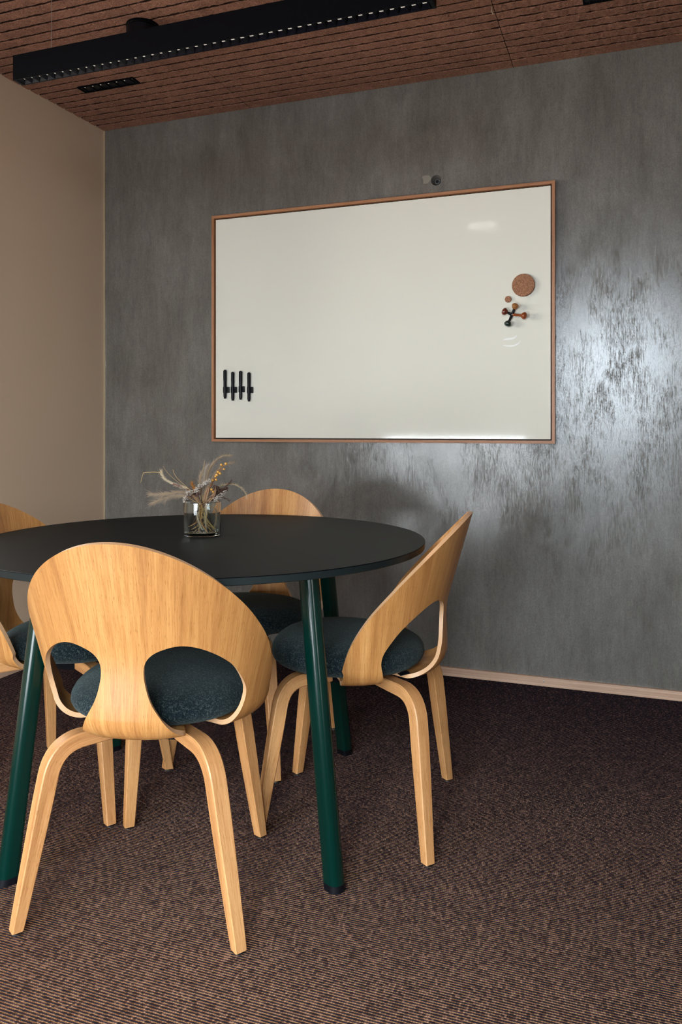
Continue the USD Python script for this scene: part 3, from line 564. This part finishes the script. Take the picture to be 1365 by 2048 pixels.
# ------------------------------------------------------------------ ceiling fittings
# linear pendant over the table
px0, px1, py_, pw_, pz0, pz1 = -1.752, -0.461, 1.90, 0.040, 2.0875, 2.162
pend = thing('linear_pendant', 'long black linear pendant lamp with a louvred underside above the table', 'pendant lamp', (0, 0, 0))
bodym = m3.Manifold.cube([px1-px0, pw_, pz1-pz0]).translate([px0, py_, pz0])
ncell = 45; cl0 = px0+0.012; cw = (px1-px0-0.024)/ncell
bodym = bodym-m3.Manifold.cube([px1-px0-0.02, pw_-0.006, 0.024]).translate([px0+0.01, py_+0.003, pz0-0.001])
obj('housing', man2tri(bodym), 'black_metal', pend)
for kx in range(ncell):
    x0 = cl0+kx*cw; xc, yc = x0+cw/2, py_+pw_/2; a, b = cw/2-0.0006, pw_/2-0.0035; zt, zb_ = pz0+0.0105, pz0+0.0005
    V = [(xc-a, yc-b, zb_), (xc+a, yc-b, zb_), (xc+a, yc+b, zb_), (xc-a, yc+b, zb_), (xc-a*.35, yc-b*.35, zt), (xc+a*.35, yc-b*.35, zt), (xc+a*.35, yc+b*.35, zt), (xc-a*.35, yc+b*.35, zt),
         (xc-a, yc-b, zt+0.002), (xc+a, yc-b, zt+0.002), (xc+a, yc+b, zt+0.002), (xc-a, yc+b, zt+0.002)]
    F = [(0, 1, 5), (0, 5, 4), (1, 2, 6), (1, 6, 5), (2, 3, 7), (2, 7, 6), (3, 0, 4), (3, 4, 7)]
    cell = obj('louvre_cell', trimesh.Trimesh(V, F, process=False), 'louver_black', pend)
    obj('lens', box(xc-a*.42, xc+a*.42, yc-b*.35, yc+b*.42, zt-0.0005, zt+0.0005), 'led_lens', cell)
for wx in (on_back(101.5, 100)[0]*0+at_depth(101.5, 100, 2.36)[0], px1-(at_depth(101.5, 100, 2.36)[0]-px0)):
    w_ = obj('suspension_wire', tube([(wx, py_+pw_/2, pz1), (wx, py_+pw_/2, CEIL_Z)], 0.0008, 6), 'steel', pend)
    obj('wire_grip', lathe([(0, 0), (0.004, 0), (0.004, 0.006), (0, 0.008)], 16).apply_translation([wx, py_+pw_/2, pz1]), 'black_metal', w_, smooth=30)
def slot(pxa, pya, pxb, pyb, name_label, length, z=CEIL_Z):
    a = on_ceiling(pxa, pya); b = on_ceiling(pxb, pyb); x0, x1 = a[0], (b[0] if length is None else a[0]+length); yc = 2.868; hw = 0.030
    t = thing('slot_diffuser', name_label, 'ceiling vent', (0, 0, 0), 0, 'black slot fittings in the ceiling')
    fr = m3.Manifold.cube([x1-x0, 2*hw, 0.006]).translate([x0, yc-hw, z-0.0045])-m3.Manifold.cube([x1-x0-0.012, 2*hw-0.012, 0.02]).translate([x0+0.006, yc-hw+0.006, z-0.01])
    obj('frame', man2tri(fr), 'black_metal', t); obj('recess', box(x0+0.006, x1-0.006, yc-hw+0.006, yc+hw-0.006, z-0.0005, z-0.0001), 'black_plastic', t)
    n = int((x1-x0)/0.04)
    for k in range(n):
        xc = x0+(k+0.5)*(x1-x0)/n
        obj('louvre_blade', box(xc-0.001, xc+0.001, yc-hw+0.006, yc+hw-0.006, z-0.0042, z-0.0006), 'louver_black', t)
        obj('lens', box(xc+0.009, xc+0.013, yc-hw+0.012, yc-hw+0.018, z-0.0014, z-0.0006), 'led_lens', t)
slot(160, 178, 282, 166, 'short black slot fitting in the ceiling below the left end of the pendant', None)
slot(1167, 7.5, 1167, 7.5, 'black slot fitting cut off by the top right edge of the picture', 0.34)
sp = on_ceiling(286, 52)
det = thing('ceiling_sensor', 'black round drum-shaped fitting on the ceiling behind the pendant', 'sensor', (sp[0], sp[1], CEIL_Z))
obj('mount_disc', lathe([(0, -0.010), (0.058, -0.010), (0.0605, -0.007), (0.0605, 0), (0, 0)], 48), 'black_metal', det, smooth=35)
dm = lathe([(0, -0.075), (0.052, -0.075), (0.055, -0.071), (0.055, -0.010), (0, -0.010)], 48); dm.apply_translation([-0.006, 0, 0]); obj('drum', dm, 'black_plastic', det, smooth=35)
dr = lathe([(0.0548, -0.066), (0.059, -0.066), (0.060, -0.070), (0.059, -0.076), (0.047, -0.077), (0.047, -0.0755), (0.0548, -0.072)], 48); dr.apply_translation([-0.006, 0, 0]); obj('lower_ring', dr, 'louver_black', det, smooth=35)
hk = on_ceiling(985, 14)
obj('ceiling_hook', tube(ccurve([(hk[0], hk[1], CEIL_Z+0.002), (hk[0], hk[1], CEIL_Z-0.018), (hk[0]+0.004, hk[1], CEIL_Z-0.026)], 10), 0.0016, 8), 'bead_metal', label='tiny brass hook under the ceiling beside the panel joint', cat='hook')
dlp = (c2w(-0.70, 1.09)[0], c2w(-0.70, 1.09)[1])
dl = thing('ceiling_downlight', 'round white ceiling downlight, seen only as a reflection in the whiteboard', 'downlight', (dlp[0], dlp[1], CEIL_Z))
obj('trim_ring', lathe([(0.068, -0.006), (0.092, -0.006), (0.098, -0.003), (0.098, 0), (0.068, 0)], 48), 'downlight_glow', dl, smooth=30)
obj('diffuser', lathe([(0, -0.003), (0.06, -0.003), (0.06, 0), (0, 0)], 40), 'white_ring', dl, smooth=30)

# ------------------------------------------------------------------ vase and dried flowers
VZ = 2.236; vx, vy, _ = at_depth(404.5, 1000, VZ); VR, VH = 0.0515, 0.0955
vase = thing('glass_vase', 'clear cylindrical glass vase on the black table holding dried flowers', 'vase', (vx, vy, TH_))
obj('vase_wall', lathe([(0, 0.0), (VR-0.004, 0.0), (VR-0.001, 0.0015), (VR, 0.005), (VR, VH-0.0015), (VR-0.0008, VH), (VR-0.0022, VH), (VR-0.0030, VH-0.0012), (VR-0.0030, 0.010), (VR-0.006, 0.0068), (0, 0.0060)], 72), 'vase_glass', vase, smooth=40)
def fp(px, py, dz=0.0): return at_depth(px, py, VZ+dz)
base_pts = [(383, 1063), (390, 1066), (415, 1066), (432, 1062), (424, 1067), (398, 1068), (376, 1058), (438, 1060)]
neck = (405, 1012)
def stem_path(tip_pts, i, dz=0.0):
    b = base_pts[i % len(base_pts)]; cross = (neck[0]+(rng.random()-0.5)*14, neck[1]+8*rng.random())
    lim = lambda p: p
    z = [0.012*math.sin(i*2.1), 0.0]+[dz]*len(tip_pts)
    P = [fp(b[0], b[1]-4, z[0]), fp(cross[0], cross[1], 0.0)]+[fp(q[0], q[1], dz*(k+1)/len(tip_pts)) for k, q in enumerate(tip_pts)]
    return ccurve(P, 40)
def hairs(path, n, l0, l1, r, spread=0.9, back=1.0, f0=0.0, sd=0):
    rg = random.Random(sd); out = []; m = len(path)
    for k in range(n):
        u = f0+(1-f0)*rg.random(); i = min(int(u*(m-1)), m-2); p = path[i]+(path[i+1]-path[i])*(u*(m-1)-i); t = path[i+1]-path[i]; t = t/np.linalg.norm(t)
        d = np.array([rg.gauss(0, 1), rg.gauss(0, 1), rg.gauss(0, 1)]); d -= t*(d@t); d /= np.linalg.norm(d)+1e-9
        L = l0+(l1-l0)*rg.random(); dd = t*back+d*spread*rg.random(); dd /= np.linalg.norm(dd)
        q = np.array([rg.gauss(0, 1), rg.gauss(0, 1), rg.gauss(0, 1)-0.5])*0.14
        out.append(tube([p, p+dd*L*0.5+d*L*0.08, p+dd*L+q*L], [r, r*0.8, r*0.35], 3, cap=False))
    return trimesh.util.concatenate(out)
seedc = [0]
def grass(tips, i, label, mt, plume_from, n, l0, l1, r=0.00023, spread=0.8, dz=0.0, stem_mat='straw', stem_r=0.0009, name='dried_grass', cat='dried grass', back=1.0):
    seedc[0] += 1; P = stem_path(tips, i, dz); t = thing(name, label, cat, (0, 0, 0), 0, 'dried flowers in the vase')
    obj('stem', tube(P, np.linspace(stem_r, stem_r*0.6, len(P)), 6), stem_mat, t, smooth=True)
    if n: obj('plume', hairs(P[int(plume_from*len(P)):], n, l0, l1, r, spread, back, 0.0, seedc[0]), mt, t, kind='stuff')
    return t, P
grass([(385, 990), (345, 986), (304, 988)], 0, 'tan feathery grass plume reaching furthest left, almost level', 'plume_tan', 0.52, 420, 0.010, 0.026)
grass([(382, 995), (345, 993), (307, 1005)], 1, 'tan grass plume drooping to the left below the level one', 'plume_tan', 0.55, 330, 0.010, 0.024)
grass([(385, 1000), (355, 990), (330, 1003)], 6, 'short pale grass tuft drooping lower left of the vase', 'plume_grey', 0.6, 160, 0.008, 0.018)
t, P = grass([(392, 990), (368, 975), (324, 946)], 2, 'thick cream grass ear leaning to the upper left with a dark purple underside', 'plume_cream', 0.58, 520, 0.006, 0.016, 0.0004, 0.45)
core = P[int(0.55*len(P)):]; obj('dark_bract', tube(core[:-8]-np.array([0, 0, 0.001]), np.r_[np.linspace(0.001, 0.0036, len(core)//2), np.linspace(0.0036, 0.0005, len(core)-8-len(core)//2)], 10), 'purple_leaf', t, smooth=True, label='dark purple inner bract')
obj('bent_straw', tube([fp(324, 945), fp(305, 944), fp(287, 945.5), fp(284, 955), fp(281.5, 965)], [0.0008, 0.0008, 0.0008, 0.0006, 0.0004], 6), 'straw', t, label='thin bent straw tip')
grass([(385, 985), (360, 962), (346, 939)], 3, 'bare straw stalk pointing to the upper left', 'straw', 0.6, 0, 0, 0)
grass([(380, 985), (345, 955), (326, 932)], 4, 'thin bare straw stalk left of the other one', 'straw', 0.6, 0, 0, 0, stem_r=0.0006)
grass([(406, 985), (408, 960), (414, 936)], 5, 'upright grey-tan grass plume in the middle of the bunch', 'plume_grey', 0.55, 480, 0.012, 0.026, spread=0.7)
grass([(402, 985), (400, 965), (403, 950)], 2, 'short pale fluffy plume in the middle of the bunch', 'plume_tan', 0.55, 320, 0.010, 0.02, spread=0.8)
grass([(410, 980), (418, 940), (435, 918), (462, 911)], 4, 'tall arching grass with wispy awns leaning over the top right', 'plume_tan', 0.5, 240, 0.006, 0.016, 0.00025)
grass([(415, 980), (432, 945), (452, 930), (468, 925)], 5, 'fine wispy grass leaning right behind the gold berries', 'plume_tan', 0.55, 150, 0.006, 0.016, 0.00025, dz=0.02)
grass([(400, 980), (405, 945), (409, 922)], 0, 'thin upright seed grass left of the tall arching one', 'plume_tan', 0.6, 70, 0.004, 0.010, 0.00025)
grass([(425, 985), (450, 969), (475, 971), (494, 992)], 3, 'fine grass arching down over the right side of the vase', 'plume_cream', 0.5, 160, 0.006, 0.014, 0.00025)
grass([(425, 985), (445, 970), (470, 968)], 7, 'thin dark awn grass sticking out to the right', 'seed_brown', 0.5, 60, 0.005, 0.014, 0.0002, stem_mat='seed_brown', stem_r=0.0005)
# gold berries
gb = [(443, 929.6), (452.2, 927.4), (448.4, 938.5), (436.5, 944), (440.5, 947), (431.4, 953), (434, 950), (426, 960.5), (432.6, 959.4), (423.3, 979), (426.7, 983.7)]
P = stem_path([(415, 985), (424, 965), (436, 947), (446, 930)], 2, -0.012)
t = thing('gold_berry_sprig', 'sprig of small golden round berries at the right of the bunch', 'dried flower', (0, 0, 0), 0, 'dried flowers in the vase')
obj('stem', tube(P, np.linspace(0.001, 0.0005, len(P)), 6), 'seed_orange', t, smooth=True)
for k, q in enumerate(gb):
    s = trimesh.creation.icosphere(2, 0.0037+0.0004*math.sin(k*2.3)); c = fp(q[0], q[1], -0.014+0.004*math.sin(k)); s.apply_translation(c)
    b = obj('berry', s, 'gold_berry', t, smooth=True); near = P[np.argmin(np.linalg.norm(P-c, axis=1))-1]
    obj('stalk', tube([near, (near+c)/2+np.array([0, 0, -0.001]), c], 0.0004, 4), 'seed_orange', b)
def florets(name, label, tips, i, clusters, mt, n, rad, r0, dz, stem_mat):
    rg = random.Random(100+len(label)); P = stem_path(tips, i, dz); t = thing(name, label, 'dried flower', (0, 0, 0), 0, 'dried flowers in the vase')
    obj('stem', tube(P, np.linspace(0.001, 0.0005, len(P)), 6), stem_mat, t, smooth=True); out, st = [], []
    for cx_, cy_, k in clusters:
        c = fp(cx_, cy_, dz); nr = P[np.argmin(np.linalg.norm(P-c, axis=1))]
        for _ in range(int(n*k)):
            d = np.array([rg.gauss(0, 1), rg.gauss(0, 1), rg.gauss(0, 0.8)]); d /= np.linalg.norm(d); p = c+d*rad*(0.3+0.7*rg.random())*k
            s = trimesh.creation.icosphere(1, r0*(0.7+0.6*rg.random())); s.vertices *= [1, 1, 0.8]; s.apply_translation(p); out.append(s)
            if rg.random() < 0.4: st.append(tube([nr, c*0.6+p*0.4+np.array([0, 0, -0.002]), p], 0.0003, 3, cap=False))
    obj('florets', out, mt, t, kind='stuff', smooth=True); obj('stalks', st, stem_mat, t, kind='stuff')
florets('statice_sprig', 'grey-white statice sprig spilling over the left rim of the vase', [(390, 1000), (378, 990)], 1, [(371, 996, 0.9), (376, 985, 0.9), (381, 984, 1.0), (370, 1003, 0.7), (393, 982, 1.0)], 'statice', 42, 0.009, 0.0014, -0.028, 'seed_brown')
florets('statice_sprig', 'grey-white statice sprig in the upper middle of the bunch', [(402, 990), (404, 972)], 4, [(400, 971, 1.0), (408, 969, 0.9), (417, 962.5, 1.0), (394, 978, 0.7), (411, 965, 0.8)], 'statice', 42, 0.009, 0.0014, -0.02, 'seed_brown')
florets('statice_sprig', 'dull lavender-grey statice sprig low on the right above the rim', [(420, 995), (437, 990)], 3, [(437, 994, 1.0), (445, 988, 0.8), (430, 997, 0.8), (450, 983, 0.6)], 'statice', 34, 0.010, 0.0013, -0.02, 'seed_brown')
florets('seed_head', 'dark brown seed head at the right of the bunch', [(420, 990), (440, 978)], 5, [(432, 975, 1.0), (440, 980, 1.0), (434, 987, 1.0), (447, 982, 0.9), (453, 978, 0.6), (427, 992, 0.8)], 'seed_brown', 50, 0.011, 0.0015, -0.006, 'seed_brown')
florets('seed_head', 'dark seed head at the left behind the statice', [(398, 995), (392, 985)], 6, [(389, 990, 0.9), (384, 993, 0.8), (396, 988, 0.8)], 'purple_leaf', 40, 0.010, 0.0016, -0.012, 'seed_brown')
grass([(395, 990), (388, 975), (385, 966)], 6, 'small spiky orange thistle head in the middle left', 'seed_orange', 0.72, 220, 0.006, 0.013, 0.0004, 1.3, stem_mat='seed_orange', name='thistle_head', cat='dried flower', dz=-0.012)
grass([(428, 992), (446, 978), (462, 962)], 0, 'dark brown wispy twig rising at the far right of the bunch', 'seed_brown', 0.5, 130, 0.004, 0.012, 0.0004, 1.1, stem_mat='seed_brown', stem_r=0.0007, dz=-0.01)
grass([(425, 1000), (442, 995), (458, 1001)], 2, 'dark brown wispy twig drooping at the right rim of the vase', 'seed_brown', 0.5, 110, 0.004, 0.011, 0.0004, 1.1, stem_mat='seed_brown', stem_r=0.0007, dz=-0.02)
grass([(415, 990), (428, 960), (440, 938)], 1, 'brown grassy spray behind the gold berries', 'dry_leaf', 0.5, 260, 0.006, 0.018, 0.00025, 0.9, stem_mat='seed_brown', dz=0.012)
grass([(402, 985), (412, 958), (424, 932)], 3, 'pale wispy plume just left of the gold berries', 'plume_grey', 0.5, 330, 0.010, 0.022, 0.0002, 0.9, dz=0.008)
def dry_leaf(tips, i, label, width, dz):
    P = stem_path(tips, i, dz); t = thing('dried_leaf', label, 'dried leaf', (0, 0, 0), 0, 'dried flowers in the vase')
    obj('stem', tube(P, 0.0006, 6), 'seed_brown', t, smooth=True)
    c = P[int(0.5*len(P)):]; n = len(c); tt = np.gradient(c, axis=0); tt /= np.linalg.norm(tt, axis=1, keepdims=True)
    side = np.cross(tt, [0.3*math.sin(i), 1.0, 0.2]); side /= np.linalg.norm(side, axis=1, keepdims=True); nn = np.cross(tt, side)
    w = width*np.sin(np.linspace(0.12, math.pi-0.05, n))[:, None]
    V = np.stack([c+side*w+nn*w*0.35, c, c-side*w+nn*w*0.35, c-nn*0.0006], 1).reshape(-1, 3); F = []
    for k in range(n-1):
        for j in range(4):
            a, b = k*4+j, k*4+(j+1) % 4; F += [[a, b, b+4], [a, b+4, a+4]]
    obj('blade', trimesh.Trimesh(V, np.array(F), process=False), 'dry_leaf', t, smooth=40)
dry_leaf([(398, 1002), (386, 990), (374, 984)], 1, 'curled brown leaf lying over the left rim', 0.006, -0.03)
dry_leaf([(410, 1000), (414, 985), (416, 968)], 4, 'narrow brown leaf standing upright in the middle', 0.006, -0.024)
dry_leaf([(420, 1000), (428, 990), (431, 970)], 2, 'narrow brown leaf right of the middle one', 0.005, -0.02)
# what hangs and lies inside the glass
for k, (p, q, lab) in enumerate((((398, 1022), (404, 1056), 'pale feathery tuft hanging inside the glass on the left'), ((410, 1030), (413, 1060), 'pale feathery tuft hanging in the middle of the glass'), ((424, 1014), (428, 1056), 'broad tan feathery tuft inside the glass on the right'))):
    P = ccurve([fp(neck[0]+4*k, neck[1], 0.0), fp(p[0], p[1], -0.008+0.008*k), fp(q[0], q[1], -0.006+0.006*k)], 24)
    t = thing('hanging_tuft', lab, 'dried grass', (0, 0, 0), 0, 'dried flowers in the vase'); obj('stem', tube(P, 0.0006, 6), 'straw', t, smooth=True)
    obj('plume', hairs(P[6:], 170 if k < 2 else 320, 0.005, 0.013, 0.00025, 0.6, 1.0, 0.0, 60+k), 'plume_cream' if k < 2 else 'plume_tan', t, kind='stuff')
rb = random.Random(5); bits = []
for _ in range(120):
    a, r_ = rb.random()*2*math.pi, (VR-0.010)*math.sqrt(rb.random()); e = rb.random()*math.pi; L = 0.003+0.006*rb.random(); c = np.array([vx+r_*math.cos(a), vy+r_*math.sin(a), TH_+0.0072+0.002*rb.random()])
    d = np.array([math.cos(e), math.sin(e), 0.15*(rb.random()-0.5)])*L/2; bits.append(tube([c-d, c, c+d], [0.0003, 0.0007, 0.0003], 4))
obj('fallen_bits', bits, 'plume_tan', label='small dried scraps fallen to the bottom of the glass vase', cat='dried scraps', kind='stuff')
